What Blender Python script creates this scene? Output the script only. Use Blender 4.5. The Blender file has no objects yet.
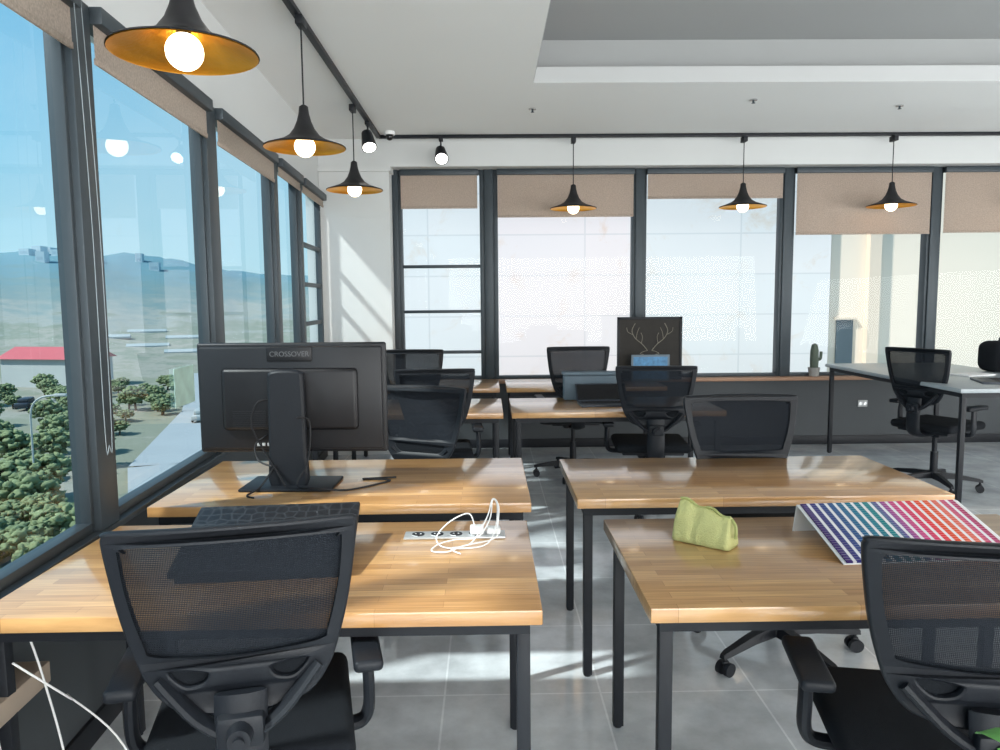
import bpy,bmesh,math,random
from mathutils import Vector,Matrix,noise
random.seed(7)
D=bpy.data; S=bpy.context.scene; COL=S.collection
R=math.radians
# ------------------------------------------------------------------ materials
def base_mat(name):
    m=D.materials.new(name); m.use_nodes=True
    nt=m.node_tree; b=nt.nodes.get('Principled BSDF')
    return m,nt,b
def N(nt,t,**k):
    n=nt.nodes.new(t)
    for a,v in k.items(): setattr(n,a,v)
    return n
def mat(name,col,rough=.5,metal=0.,var=.08,scale=15.,bump=0.,coat=0.,em=None,es=0.,bscale=None,spec=.5):
    m,nt,b=base_mat(name)
    tc=N(nt,'ShaderNodeTexCoord'); no=N(nt,'ShaderNodeTexNoise')
    no.inputs['Scale'].default_value=scale; no.inputs['Detail'].default_value=4
    nt.links.new(tc.outputs['Object'],no.inputs['Vector'])
    mx=N(nt,'ShaderNodeMix',data_type='RGBA')
    mx.inputs[6].default_value=tuple(max(0,c*(1-var)) for c in col)+(1,)
    mx.inputs[7].default_value=tuple(min(1,c*(1+var)) for c in col)+(1,)
    nt.links.new(no.outputs['Fac'],mx.inputs[0]); nt.links.new(mx.outputs[2],b.inputs['Base Color'])
    b.inputs['Roughness'].default_value=rough; b.inputs['Metallic'].default_value=metal; b.inputs['Specular IOR Level'].default_value=spec
    if coat: b.inputs['Coat Weight'].default_value=coat; b.inputs['Coat Roughness'].default_value=.12
    if bump:
        n2=N(nt,'ShaderNodeTexNoise'); n2.inputs['Scale'].default_value=bscale or scale*8
        nt.links.new(tc.outputs['Object'],n2.inputs['Vector'])
        bp=N(nt,'ShaderNodeBump'); bp.inputs['Strength'].default_value=bump; bp.inputs['Distance'].default_value=.01
        nt.links.new(n2.outputs['Fac'],bp.inputs['Height']); nt.links.new(bp.outputs[0],b.inputs['Normal'])
    if em: b.inputs['Emission Color'].default_value=em+(1,); b.inputs['Emission Strength'].default_value=es
    return m
M={}
M['white']=mat('white_paint',(.62,.635,.63),.7,var=.02,scale=2)
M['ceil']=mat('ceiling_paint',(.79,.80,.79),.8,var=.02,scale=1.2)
M['lip']=mat('tray_edge_dimmed',(.52,.53,.53),.8,var=.02,scale=1.2)  # ceiling white darkened in colour to subdue the light on the lip
M['tray']=mat('tray_grey_shade',(.36,.37,.37),.8,var=.02,scale=1.2)  # grey tray panel; the same tone paints in the shadow band above the lip
M['dwall']=mat('dark_wall_paint',(.045,.053,.059),.6,var=.1,scale=4)
M['frame']=mat('window_frame_metal',(.045,.058,.068),.45,.2,spec=.4)
M['blk']=mat('black_powder_steel',(.010,.012,.016),.5,.0,spec=.3)
M['plastic']=mat('black_plastic',(.009,.011,.015),.5,var=.15,bump=.05,spec=.3)
M['fabric']=mat('black_fabric',(.008,.010,.013),.9,bump=.3,scale=60,spec=.2)
M['mon']=mat('monitor_plastic',(.012,.013,.016),.45,bump=.04,scale=40,spec=.35)
M['monhi']=mat('monitor_hump',(.009,.009,.011),.42,spec=.35)
M['screen']=mat('screen_glass',(.008,.008,.01),.08)
M['chrome']=mat('chrome',(.6,.6,.6),.25,1.)
M['gold']=mat('gold_leaf',(.85,.38,.04),.35,.85,var=.2,bump=.2,scale=8)
M['pend']=mat('pendant_black',(.022,.022,.024),.45,.1,spec=.3)
M['bulb']=mat('bulb_glow',(1,.9,.75),.3,em=(1,.80,.52),es=5.5)
M['spotglow']=mat('spot_glow',(1,1,1),.3,em=(1,.97,.9),es=6)
M['cablew']=mat('white_cable',(.78,.78,.77),.5)
M['chain']=mat('grey_bead_chain',(.25,.29,.31),.6,spec=.2)
M['cableb']=mat('black_cable',(.012,.012,.014),.5,spec=.3)
M['sill']=mat('sill_wood',(.36,.20,.12),.5,scale=6,var=.2)
M['ledge']=mat('ledge_wood',(.44,.35,.27),.5,scale=6,var=.15)
M['silver']=mat('silver_plate',(.55,.57,.58),.35,.6)
M['pouch']=mat('pouch_leather',(.54,.54,.22),.5,bump=.5,scale=30,var=.15)
M['pzip']=mat('pouch_zip',(.36,.38,.13),.5)
M['paper']=mat('white_board',(.82,.83,.83),.6,var=.02)
M['outlet']=mat('outlet_plastic',(.45,.46,.46),.6,var=.02)
M['greydesk']=mat('grey_laminate',(.36,.40,.42),.3)
M['board']=mat('picture_board',(.040,.037,.034),.8,var=.25,scale=12,spec=.2)
M['drawline']=mat('drawing_line',(.22,.20,.16),.7)
M['lapgrey']=mat('laptop_grey',(.04,.05,.065),.4,.3)
M['box']=mat('blue_grey_plastic',(.11,.16,.20),.5)
M['cactus']=mat('cactus_green',(.10,.13,.10),.7,bump=.4,scale=30)
M['pot']=mat('pot_ceramic',(.35,.34,.32),.6)
M['leaf']=mat('leaf_green',(.08,.28,.05),.45,var=.35,scale=30)
M['soil']=mat('soil',(.05,.035,.02),.95)
M['tree']=mat('tree_foliage',(.19,.235,.125),.95,var=.5,scale=1.2,bump=.6,bscale=5,spec=.1)
M['trunk']=mat('bark',(.10,.07,.05),.9)
M['asphalt']=mat('asphalt',(.32,.35,.36),.9,scale=.2)
M['red']=mat('red_roof',(.50,.10,.11),.6,scale=.5)
M['aptw']=mat('apartment_wall',(.50,.60,.64),.8,scale=.2)  # blue-grey wall with distance haze put into the colour
M['bldw']=mat('building_wall_pale',(.44,.46,.45),.8,scale=.2)
M['dwin']=mat('dark_glass',(.06,.09,.11),.4)
M['dwind']=mat('distant_window',(.42,.52,.57),.4)  # glass paled toward blue, distance haze put into the colour
M['beige']=mat('beige_render',(.72,.645,.54),.85,var=.05,scale=.5)
M['beiged']=mat('beige_render_dark',(.62,.54,.44),.85,var=.05,scale=.5)
M['photo']=mat('postcard_blue',(.06,.22,.42),.5,var=.8,scale=25)
M['shed']=mat('shed_skin',(.34,.38,.38),.7)

def glassmat(name,tint,extra):
    m=D.materials.new(name); m.use_nodes=True; nt=m.node_tree; nt.nodes.clear()
    o=N(nt,'ShaderNodeOutputMaterial'); t=N(nt,'ShaderNodeBsdfTransparent'); g=N(nt,'ShaderNodeBsdfGlossy')
    t.inputs[0].default_value=tint+(1,); g.inputs['Roughness'].default_value=0.0
    f=N(nt,'ShaderNodeFresnel'); f.inputs[0].default_value=1.45
    mu=N(nt,'ShaderNodeMath',operation='MULTIPLY'); mu.inputs[1].default_value=extra
    nt.links.new(f.outputs[0],mu.inputs[0])
    mi=N(nt,'ShaderNodeMath',operation='MINIMUM'); mi.inputs[1].default_value=.15; nt.links.new(mu.outputs[0],mi.inputs[0])
    mx=N(nt,'ShaderNodeMixShader'); nt.links.new(mi.outputs[0],mx.inputs[0])
    nt.links.new(t.outputs[0],mx.inputs[1]); nt.links.new(g.outputs[0],mx.inputs[2]); nt.links.new(mx.outputs[0],o.inputs[0])
    return m
M['glassL']=glassmat('tinted_glass',(.82,.93,.97),1.0)
M['glassB']=glassmat('clear_glass',(.97,.975,.98),.25)
def meshmat():
    m=D.materials.new('chair_mesh_weave'); m.use_nodes=True; nt=m.node_tree; b=nt.nodes['Principled BSDF']
    b.inputs['Base Color'].default_value=(.012,.015,.020,1); b.inputs['Roughness'].default_value=.9; b.inputs['Specular IOR Level'].default_value=.15
    o=nt.nodes['Material Output']; t=N(nt,'ShaderNodeBsdfTransparent')
    tc=N(nt,'ShaderNodeTexCoord'); sp=N(nt,'ShaderNodeSeparateXYZ'); nt.links.new(tc.outputs['Object'],sp.inputs[0])
    outs=[]
    for ax in (0,2):
        a=N(nt,'ShaderNodeMath',operation='MULTIPLY'); a.inputs[1].default_value=300 if ax==0 else 240
        nt.links.new(sp.outputs[ax],a.inputs[0])
        f=N(nt,'ShaderNodeMath',operation='FRACT'); nt.links.new(a.outputs[0],f.inputs[0])
        g=N(nt,'ShaderNodeMath',operation='GREATER_THAN'); g.inputs[1].default_value=.42; nt.links.new(f.outputs[0],g.inputs[0]); outs.append(g)
    mu=N(nt,'ShaderNodeMath',operation='MULTIPLY'); nt.links.new(outs[0].outputs[0],mu.inputs[0]); nt.links.new(outs[1].outputs[0],mu.inputs[1])
    s=N(nt,'ShaderNodeMath',operation='MULTIPLY'); s.inputs[1].default_value=.20; nt.links.new(mu.outputs[0],s.inputs[0])
    mx=N(nt,'ShaderNodeMixShader'); nt.links.new(s.outputs[0],mx.inputs[0]); nt.links.new(b.outputs[0],mx.inputs[1]); nt.links.new(t.outputs[0],mx.inputs[2])
    nt.links.new(mx.outputs[0],o.inputs[0]); return m
M['weave']=meshmat()
def woodmat():
    m,nt,b=base_mat('butcher_block_wood'); tc=N(nt,'ShaderNodeTexCoord')
    br=N(nt,'ShaderNodeTexBrick'); br.offset=.37; br.offset_frequency=2
    br.inputs['Color1'].default_value=(.65,.38,.16,1); br.inputs['Color2'].default_value=(.45,.232,.085,1)
    br.inputs['Mortar'].default_value=(.32,.15,.05,1); br.inputs['Scale'].default_value=1
    br.inputs['Mortar Size'].default_value=.0007; br.inputs['Mortar Smooth'].default_value=.4
    br.inputs['Brick Width'].default_value=.46; br.inputs['Row Height'].default_value=.040
    nt.links.new(tc.outputs['Object'],br.inputs['Vector'])
    mp=N(nt,'ShaderNodeMapping'); mp.inputs['Scale'].default_value=(3,90,20); nt.links.new(tc.outputs['Object'],mp.inputs[0])
    no=N(nt,'ShaderNodeTexNoise'); no.inputs['Scale'].default_value=1.5; no.inputs['Detail'].default_value=7; nt.links.new(mp.outputs[0],no.inputs['Vector'])
    rp=N(nt,'ShaderNodeValToRGB'); rp.color_ramp.elements[0].position=.3; rp.color_ramp.elements[0].color=(.76,.71,.64,1)
    rp.color_ramp.elements[1].position=.65; rp.color_ramp.elements[1].color=(1.1,1.08,1.05,1)
    nt.links.new(no.outputs['Fac'],rp.inputs[0])
    mx=N(nt,'ShaderNodeMix',data_type='RGBA',blend_type='MULTIPLY'); mx.inputs[0].default_value=1
    nt.links.new(br.outputs['Color'],mx.inputs[6]); nt.links.new(rp.outputs[0],mx.inputs[7]); nt.links.new(mx.outputs[2],b.inputs['Base Color'])
    b.inputs['Roughness'].default_value=.28; b.inputs['Coat Weight'].default_value=.9; b.inputs['Coat Roughness'].default_value=.12
    return m
M['wood']=woodmat()
def floormat():
    m,nt,b=base_mat('grey_floor_tile'); tc=N(nt,'ShaderNodeTexCoord')
    mp=N(nt,'ShaderNodeMapping'); mp.inputs['Location'].default_value=(.18,.25,0); nt.links.new(tc.outputs['Object'],mp.inputs[0])
    br=N(nt,'ShaderNodeTexBrick'); br.offset=0; br.inputs['Scale'].default_value=1
    br.inputs['Color1'].default_value=(.53,.575,.60,1); br.inputs['Color2'].default_value=(.58,.62,.645,1); br.inputs['Mortar'].default_value=(.74,.78,.80,1)
    br.inputs['Mortar Size'].default_value=.004; br.inputs['Brick Width'].default_value=.6; br.inputs['Row Height'].default_value=.6
    nt.links.new(mp.outputs[0],br.inputs['Vector'])
    no=N(nt,'ShaderNodeTexNoise'); no.inputs['Scale'].default_value=2.6; no.inputs['Detail'].default_value=9; no.inputs['Roughness'].default_value=.65
    nt.links.new(tc.outputs['Object'],no.inputs['Vector'])
    rp=N(nt,'ShaderNodeValToRGB'); rp.color_ramp.elements[0].position=.35; rp.color_ramp.elements[0].color=(.74,.74,.75,1)
    rp.color_ramp.elements[1].position=.68; rp.color_ramp.elements[1].color=(1.22,1.22,1.22,1); nt.links.new(no.outputs['Fac'],rp.inputs[0])
    mx=N(nt,'ShaderNodeMix',data_type='RGBA',blend_type='MULTIPLY'); mx.inputs[0].default_value=1
    nt.links.new(br.outputs['Color'],mx.inputs[6]); nt.links.new(rp.outputs[0],mx.inputs[7]); nt.links.new(mx.outputs[2],b.inputs['Base Color'])
    b.inputs['Roughness'].default_value=.12; b.inputs['Specular IOR Level'].default_value=1.0
    return m
M['floor']=floormat()
def blindmat():
    m=D.materials.new('blind_fabric'); m.use_nodes=True; nt=m.node_tree; b=nt.nodes['Principled BSDF']
    no=N(nt,'ShaderNodeTexNoise'); no.inputs['Scale'].default_value=110; tc=N(nt,'ShaderNodeTexCoord'); nt.links.new(tc.outputs['Object'],no.inputs['Vector'])
    rp=N(nt,'ShaderNodeValToRGB'); rp.color_ramp.elements[0].color=(.53,.44,.37,1); rp.color_ramp.elements[1].color=(.72,.61,.53,1)
    rp.color_ramp.elements[0].position=.3; rp.color_ramp.elements[1].position=.7
    nt.links.new(no.outputs['Fac'],rp.inputs[0]); nt.links.new(rp.outputs[0],b.inputs['Base Color']); b.inputs['Roughness'].default_value=.9
    tr=N(nt,'ShaderNodeBsdfTranslucent'); nt.links.new(rp.outputs[0],tr.inputs[0])
    mx=N(nt,'ShaderNodeMixShader'); mx.inputs[0].default_value=.55; nt.links.new(b.outputs[0],mx.inputs[1]); nt.links.new(tr.outputs[0],mx.inputs[2])
    nt.links.new(mx.outputs[0],nt.nodes['Material Output'].inputs[0]); return m
M['blind']=blindmat()
def facademat():
    m,nt,b=base_mat('facade_panels'); tc=N(nt,'ShaderNodeTexCoord')
    mp=N(nt,'ShaderNodeMapping'); mp.inputs['Rotation'].default_value=(R(90),0,0); nt.links.new(tc.outputs['Object'],mp.inputs[0])
    br=N(nt,'ShaderNodeTexBrick'); br.offset=0; br.inputs['Scale'].default_value=1
    br.inputs['Color1'].default_value=(.735,.69,.68,1); br.inputs['Color2'].default_value=(.715,.69,.685,1); br.inputs['Mortar'].default_value=(.62,.60,.60,1)
    br.inputs['Mortar Size'].default_value=.012; br.inputs['Brick Width'].default_value=2.4; br.inputs['Row Height'].default_value=.62
    nt.links.new(mp.outputs[0],br.inputs['Vector'])
    no=N(nt,'ShaderNodeTexNoise'); no.inputs['Scale'].default_value=1.6; no.inputs['Detail'].default_value=10; no.inputs['Roughness'].default_value=.7; no.inputs['Distortion'].default_value=.6
    nt.links.new(tc.outputs['Object'],no.inputs['Vector'])
    rp=N(nt,'ShaderNodeValToRGB'); rp.color_ramp.elements[0].position=.56; rp.color_ramp.elements[0].color=(1,1,1,1)
    rp.color_ramp.elements[1].position=.72; rp.color_ramp.elements[1].color=(.93,.82,.72,1); nt.links.new(no.outputs['Fac'],rp.inputs[0])
    mx=N(nt,'ShaderNodeMix',data_type='RGBA',blend_type='MULTIPLY'); mx.inputs[0].default_value=1
    nt.links.new(br.outputs['Color'],mx.inputs[6]); nt.links.new(rp.outputs[0],mx.inputs[7])
    sp=N(nt,'ShaderNodeSeparateXYZ'); nt.links.new(tc.outputs['Object'],sp.inputs[0])
    mr=N(nt,'ShaderNodeMapRange'); mr.inputs[1].default_value=-4; mr.inputs[2].default_value=4; nt.links.new(sp.outputs[0],mr.inputs[0])
    r2=N(nt,'ShaderNodeValToRGB'); cr=r2.color_ramp; cr.elements[0].position=.30; cr.elements[0].color=(.92,.97,.98,1); cr.elements[1].position=.62; cr.elements[1].color=(.91,.96,.965,1)
    for p,c in ((.34,(1.03,.965,.965)),(.58,(1.03,.965,.96))):
        e=cr.elements.new(p); e.color=c+(1,)
    nt.links.new(mr.outputs[0],r2.inputs[0])
    m3=N(nt,'ShaderNodeMix',data_type='RGBA',blend_type='MULTIPLY'); m3.inputs[0].default_value=1
    nt.links.new(mx.outputs[2],m3.inputs[6]); nt.links.new(r2.outputs[0],m3.inputs[7]); nt.links.new(m3.outputs[2],b.inputs['Base Color'])
    b.inputs['Roughness'].default_value=.8; return m
M['facade']=facademat()
def chartmat():
    m,nt,b=base_mat('colour_chart_print'); tc=N(nt,'ShaderNodeTexCoord'); sp=N(nt,'ShaderNodeSeparateXYZ'); nt.links.new(tc.outputs['Generated'],sp.inputs[0])
    def frac(src,k,thr):
        a=N(nt,'ShaderNodeMath',operation='MULTIPLY'); a.inputs[1].default_value=k; nt.links.new(src,a.inputs[0])
        f=N(nt,'ShaderNodeMath',operation='FRACT'); nt.links.new(a.outputs[0],f.inputs[0])
        g=N(nt,'ShaderNodeMath',operation='LESS_THAN'); g.inputs[1].default_value=thr; nt.links.new(f.outputs[0],g.inputs[0]); return g.outputs[0]
    s1=frac(sp.outputs[0],18,.64); s2=frac(sp.outputs[1],26,.84)
    mm=N(nt,'ShaderNodeMath',operation='MULTIPLY_ADD'); mm.inputs[1].default_value=.4; mm.inputs[2].default_value=.6; nt.links.new(s2,mm.inputs[0])
    mu=N(nt,'ShaderNodeMath',operation='MULTIPLY'); nt.links.new(s1,mu.inputs[0]); nt.links.new(mm.outputs[0],mu.inputs[1])
    rp=N(nt,'ShaderNodeValToRGB'); cr=rp.color_ramp; cols=[(0,(.05,.02,.12)),(.10,(.02,.03,.18)),(.2,(.01,.08,.22)),(.3,(.0,.15,.24)),(.42,(.0,.19,.20)),(.48,(.12,.06,.26)),(.56,(.50,.06,.22)),(.66,(.66,.02,.06)),(.76,(.70,.08,.015)),(.86,(.66,.14,.10)),(.93,(.45,.05,.18)),(1,(.30,.04,.06))]
    cr.elements[0].position=0; cr.elements[0].color=cols[0][1]+(1,); cr.elements[1].position=1; cr.elements[1].color=cols[-1][1]+(1,)
    for p,c in cols[1:-1]:
        e=cr.elements.new(p); e.color=c+(1,)
    nt.links.new(sp.outputs[0],rp.inputs[0])
    mx=N(nt,'ShaderNodeMix',data_type='RGBA'); mx.inputs[6].default_value=(.72,.71,.72,1); nt.links.new(rp.outputs[0],mx.inputs[7]); nt.links.new(mu.outputs[0],mx.inputs[0])
    nt.links.new(mx.outputs[2],b.inputs['Base Color']); b.inputs['Roughness'].default_value=.6; b.inputs['Specular IOR Level'].default_value=.15; return m
M['chart']=chartmat()
def hexmat():
    m,nt,b=base_mat('hexagon_pattern'); tc=N(nt,'ShaderNodeTexCoord')
    v=N(nt,'ShaderNodeTexVoronoi',feature='DISTANCE_TO_EDGE'); v.inputs['Scale'].default_value=30; v.inputs['Randomness'].default_value=.5
    nt.links.new(tc.outputs['Object'],v.inputs['Vector'])
    rp=N(nt,'ShaderNodeValToRGB'); rp.color_ramp.elements[0].color=(.034,.038,.043,1); rp.color_ramp.elements[1].color=(.009,.010,.013,1); rp.color_ramp.elements[1].position=.12
    nt.links.new(v.outputs[0],rp.inputs[0]); nt.links.new(rp.outputs[0],b.inputs['Base Color']); b.inputs['Roughness'].default_value=.5; b.inputs['Specular IOR Level'].default_value=.25; return m
M['hex']=hexmat()
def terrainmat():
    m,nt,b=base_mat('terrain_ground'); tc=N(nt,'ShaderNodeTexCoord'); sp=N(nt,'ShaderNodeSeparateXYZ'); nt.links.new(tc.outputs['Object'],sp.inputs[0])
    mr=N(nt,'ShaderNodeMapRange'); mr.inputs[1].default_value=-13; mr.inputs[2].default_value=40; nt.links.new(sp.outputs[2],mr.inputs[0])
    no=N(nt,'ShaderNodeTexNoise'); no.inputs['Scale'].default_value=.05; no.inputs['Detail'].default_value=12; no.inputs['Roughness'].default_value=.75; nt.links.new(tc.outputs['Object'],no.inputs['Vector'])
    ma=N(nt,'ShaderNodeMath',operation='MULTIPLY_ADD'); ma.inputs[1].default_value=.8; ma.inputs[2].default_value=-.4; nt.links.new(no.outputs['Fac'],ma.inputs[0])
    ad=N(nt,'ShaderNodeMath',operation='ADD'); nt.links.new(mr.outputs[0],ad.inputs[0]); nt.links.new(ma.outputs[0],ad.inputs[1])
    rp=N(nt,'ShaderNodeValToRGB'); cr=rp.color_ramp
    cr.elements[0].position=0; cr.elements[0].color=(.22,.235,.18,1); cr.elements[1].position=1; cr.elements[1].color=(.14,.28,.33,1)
    for p,c in ((.05,(.30,.29,.25)),(.12,(.19,.22,.17)),(.2,(.29,.30,.27)),(.3,(.19,.25,.24)),(.42,(.14,.23,.24)),(.6,(.13,.25,.29))):  # bluer with height: distance haze painted into the hill colours
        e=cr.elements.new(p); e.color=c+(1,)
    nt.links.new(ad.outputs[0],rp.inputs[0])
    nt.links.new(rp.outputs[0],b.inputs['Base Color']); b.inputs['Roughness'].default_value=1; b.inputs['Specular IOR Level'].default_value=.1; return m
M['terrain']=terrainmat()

# ------------------------------------------------------------------ geometry
class G:
    def __init__(s): s.bm=bmesh.new(); s.mi=0
    def _fin(s,n0):
        for f in list(s.bm.faces)[n0:]: f.material_index=s.mi
    def box(s,lo,hi,bev=0,rot=None,seg=2):
        n0=len(s.bm.faces); lo=Vector(lo); hi=Vector(hi); c=(lo+hi)/2; sz=hi-lo
        mtx=Matrix.Translation(c)@(rot.to_4x4() if rot else Matrix.Identity(4))@Matrix.Diagonal((abs(sz.x),abs(sz.y),abs(sz.z),1))
        g=bmesh.ops.create_cube(s.bm,size=1,matrix=mtx)
        if bev:
            ed=set(e for v in g['verts'] for e in v.link_edges)
            bmesh.ops.bevel(s.bm,geom=list(ed),offset=bev,segments=seg,affect='EDGES',profile=.5)
        s._fin(n0)
    def cyl(s,p1,p2,r1,r2=None,n=20):
        n0=len(s.bm.faces); p1=Vector(p1);p2=Vector(p2); r2=r1 if r2 is None else r2; d=p2-p1
        q=d.to_track_quat('Z','Y').to_matrix().to_4x4()
        bmesh.ops.create_cone(s.bm,cap_ends=True,segments=n,radius1=r1,radius2=r2,depth=d.length,matrix=Matrix.Translation((p1+p2)/2)@q); s._fin(n0)
    def sph(s,c,r,sc=(1,1,1),n=20):
        n0=len(s.bm.faces); bmesh.ops.create_uvsphere(s.bm,u_segments=n,v_segments=max(8,n//2),radius=r,matrix=Matrix.Translation(c)@Matrix.Diagonal(sc+(1,))); s._fin(n0)
    def ico(s,c,r,sc=(1,1,1),sub=2,jit=0,fr=1.4):
        n0=len(s.bm.faces); g=bmesh.ops.create_icosphere(s.bm,subdivisions=sub,radius=r,matrix=Matrix.Translation(c)@Matrix.Diagonal(sc+(1,)))
        if jit:
            for v in g['verts']:
                d=(v.co-Vector(c)); v.co+=d*(noise.noise(v.co*fr)+.6*noise.noise(v.co*fr*3))*jit
        s._fin(n0)
    def lathe(s,prof,c=(0,0,0),n=40):
        n0=len(s.bm.faces); c=Vector(c); rings=[]
        for r,z in prof:
            rings.append([s.bm.verts.new(c+Vector((r*math.cos(2*math.pi*i/n),r*math.sin(2*math.pi*i/n),z))) for i in range(n)])
        for a,b in zip(rings,rings[1:]):
            for i in range(n): s.bm.faces.new((a[i],a[(i+1)%n],b[(i+1)%n],b[i]))
        s._fin(n0)
    def loft(s,rings,caps=True):
        n0=len(s.bm.faces); vr=[[s.bm.verts.new(p) for p in r] for r in rings]; n=len(vr[0])
        for a,b in zip(vr,vr[1:]):
            for i in range(n): s.bm.faces.new((a[i],a[(i+1)%n],b[(i+1)%n],b[i]))
        if caps: s.bm.faces.new(vr[0][::-1]); s.bm.faces.new(vr[-1])
        s._fin(n0)
    def tube(s,pts,r,n=8,smooth=6,flat=None):
        P=[Vector(p) for p in pts]
        if smooth and len(P)>2:
            Q=[]
            for i in range(len(P)-1):
                a=P[max(i-1,0)];b=P[i];c=P[i+1];d=P[min(i+2,len(P)-1)]
                for k in range(smooth):
                    t=k/smooth
                    Q.append(.5*((2*b)+(c-a)*t+(2*a-5*b+4*c-d)*t*t+(3*b-a-3*c+d)*t**3))
            Q.append(P[-1]); P=Q
        up=Vector((0,0,1)); rings=[]
        t0=(P[1]-P[0]).normalized(); u=t0.cross(up if abs(t0.z)<.9 else Vector((1,0,0))).normalized()
        for i,p in enumerate(P):
            t=(P[min(i+1,len(P)-1)]-P[max(i-1,0)]).normalized()
            u=(u-t*u.dot(t)).normalized(); w=t.cross(u)
            ru,rw=(r,r) if not flat else flat
            rings.append([p+u*ru*math.cos(2*math.pi*k/n)+w*rw*math.sin(2*math.pi*k/n) for k in range(n)])
        s.loft(rings)
    def quad(s,a,b,c,d):
        n0=len(s.bm.faces); s.bm.faces.new([s.bm.verts.new(p) for p in (a,b,c,d)]); s._fin(n0)
    def obj(s,name,mats,parent=None,smooth=True,ang=35):
        bmesh.ops.recalc_face_normals(s.bm,faces=s.bm.faces)
        me=D.meshes.new(name); s.bm.to_mesh(me); s.bm.free()
        if not isinstance(mats,(list,tuple)): mats=[mats]
        for m in mats: me.materials.append(m)
        if smooth: me.shade_smooth(); me.set_sharp_from_angle(angle=R(ang))
        o=D.objects.new(name,me); COL.objects.link(o)
        if parent: o.parent=parent
        return o
def root(name,loc,rz=0,label=None,cat=None,group=None,kind=None,sc=None):
    o=D.objects.new(name,None); o.empty_display_size=.1; COL.objects.link(o); o.location=loc; o.rotation_euler=(0,0,rz)
    if sc: o.scale=sc
    tag(o,label,cat,group,kind); return o
def tag(o,label=None,cat=None,group=None,kind=None):
    if label:o['label']=label
    if cat:o['category']=cat
    if group:o['group']=group
    if kind:o['kind']=kind
    return o
def dup(r,loc,rz,label=None,sc=None):
    def cp(o,par):
        c=o.copy(); COL.objects.link(c)
        if par: c.parent=par
        for ch in list(o.children): cp(ch,c)
        return c
    n=cp(r,None); n.location=loc; n.rotation_euler=(0,0,rz)
    if sc: n.scale=sc
    if label: n['label']=label
    return n
def crc(pts,k=6):
    n=len(pts); out=[]; P=[Vector(p) for p in pts]
    for i in range(n):
        a=P[i-1];b=P[i];c=P[(i+1)%n];d=P[(i+2)%n]
        for j in range(k):
            t=j/k; out.append(.5*((2*b)+(c-a)*t+(2*a-5*b+4*c-d)*t*t+(3*b-a-3*c+d)*t**3))
    return out
def plate(outs,th,bev,fn):
    cu=D.curves.new('tmp','CURVE'); cu.dimensions='2D'; cu.fill_mode='BOTH'; cu.extrude=th/2-bev; cu.bevel_depth=bev; cu.bevel_resolution=1
    for o in outs:
        sp=cu.splines.new('POLY'); sp.points.add(len(o)-1)
        for i,p in enumerate(o): sp.points[i].co=(p[0],p[1],0,1)
        sp.use_cyclic_u=True
    ob=D.objects.new('tmp',cu); COL.objects.link(ob); dg=bpy.context.evaluated_depsgraph_get(); dg.update()
    me=D.meshes.new_from_object(ob.evaluated_get(dg)); D.objects.remove(ob); D.curves.remove(cu)
    for v in me.vertices:
        v.co=fn(v.co.x,v.co.y,v.co.z)
    return me
def text(name,body,size,loc,rot,m,parent=None,ext=.0008):
    cu=D.curves.new('t','FONT'); cu.body=body; cu.size=size; cu.extrude=ext; cu.align_x='CENTER'; cu.align_y='CENTER'
    ob=D.objects.new('t',cu); COL.objects.link(ob); dg=bpy.context.evaluated_depsgraph_get(); dg.update()
    me=D.meshes.new_from_object(ob.evaluated_get(dg)); D.objects.remove(ob); me.materials.clear(); me.materials.append(m)
    o=D.objects.new(name,me); COL.objects.link(o); o.location=loc; o.rotation_euler=rot
    if parent:o.parent=parent
    return o

# ------------------------------------------------------------------ room
XL=-1.37; YB=7.6; ZC=3.05; XR=7.6; YR=-4.5; XO=-1.76
LEFT=[]
ST='structure'
g=G(); g.box((XO,YR-.1,-.1),(XR+.1,YB+.12,0)); tag(g.obj('floor',M['floor'],smooth=False),'grey polished square floor tiles with pale joints','floor',kind=ST)
g=G(); rx0,rx1,ry0,ry1=.34,6.6,-.6,5.53
Z1=ZC+.11; Z2=ZC+.34
def ring(z0,z1,a,b,c,d):
    g.box((XO,YR-.1,z0),(a,YB+.12,z1)); g.box((b,YR-.1,z0),(XR+.1,YB+.12,z1)); g.box((a,YR-.1,z0),(b,c,z1)); g.box((a,d,z0),(b,YB+.12,z1))
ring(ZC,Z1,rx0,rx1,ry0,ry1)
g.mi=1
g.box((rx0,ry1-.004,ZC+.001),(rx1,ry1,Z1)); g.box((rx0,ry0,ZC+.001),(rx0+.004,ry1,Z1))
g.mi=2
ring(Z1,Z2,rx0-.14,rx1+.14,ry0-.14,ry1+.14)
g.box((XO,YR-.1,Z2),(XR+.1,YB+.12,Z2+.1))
tag(g.obj('ceiling',[M['ceil'],M['lip'],M['tray']],smooth=False),'white painted ceiling with a recessed grey tray, shadow band toned in','ceiling',kind=ST)
WT=2.52
g=G(); g.box((XL-.12,YR,0),(XL,YB,.70)); g.mi=1; g.box((XL-.12,YR,WT),(XL,YB,ZC)); g.box((XL-.12,7.3,.70),(XL,YB,WT)); g.box((XL-.12,YR,.70),(XL,-3.5,WT))
LEFT.append(tag(g.obj('wall_left',[M['dwall'],M['white']],smooth=False),'wall with dark lower part and white header over windows','wall',kind=ST))
g=G(); g.box((XO+.02,YB,0),(XR,YB+.12,.68)); g.mi=1; g.box((XO+.02,7.36,2.79),(XR,YB+.12,ZC)); g.box((XO+.02,YB,.68),(-.93,YB+.12,2.79)); g.box((7.42,YB,.68),(XR,YB+.12,2.79))
tag(g.obj('wall_back',[M['dwall'],M['white']],smooth=False),'wall with dark grey lower part and white header beam','wall',kind=ST)
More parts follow.
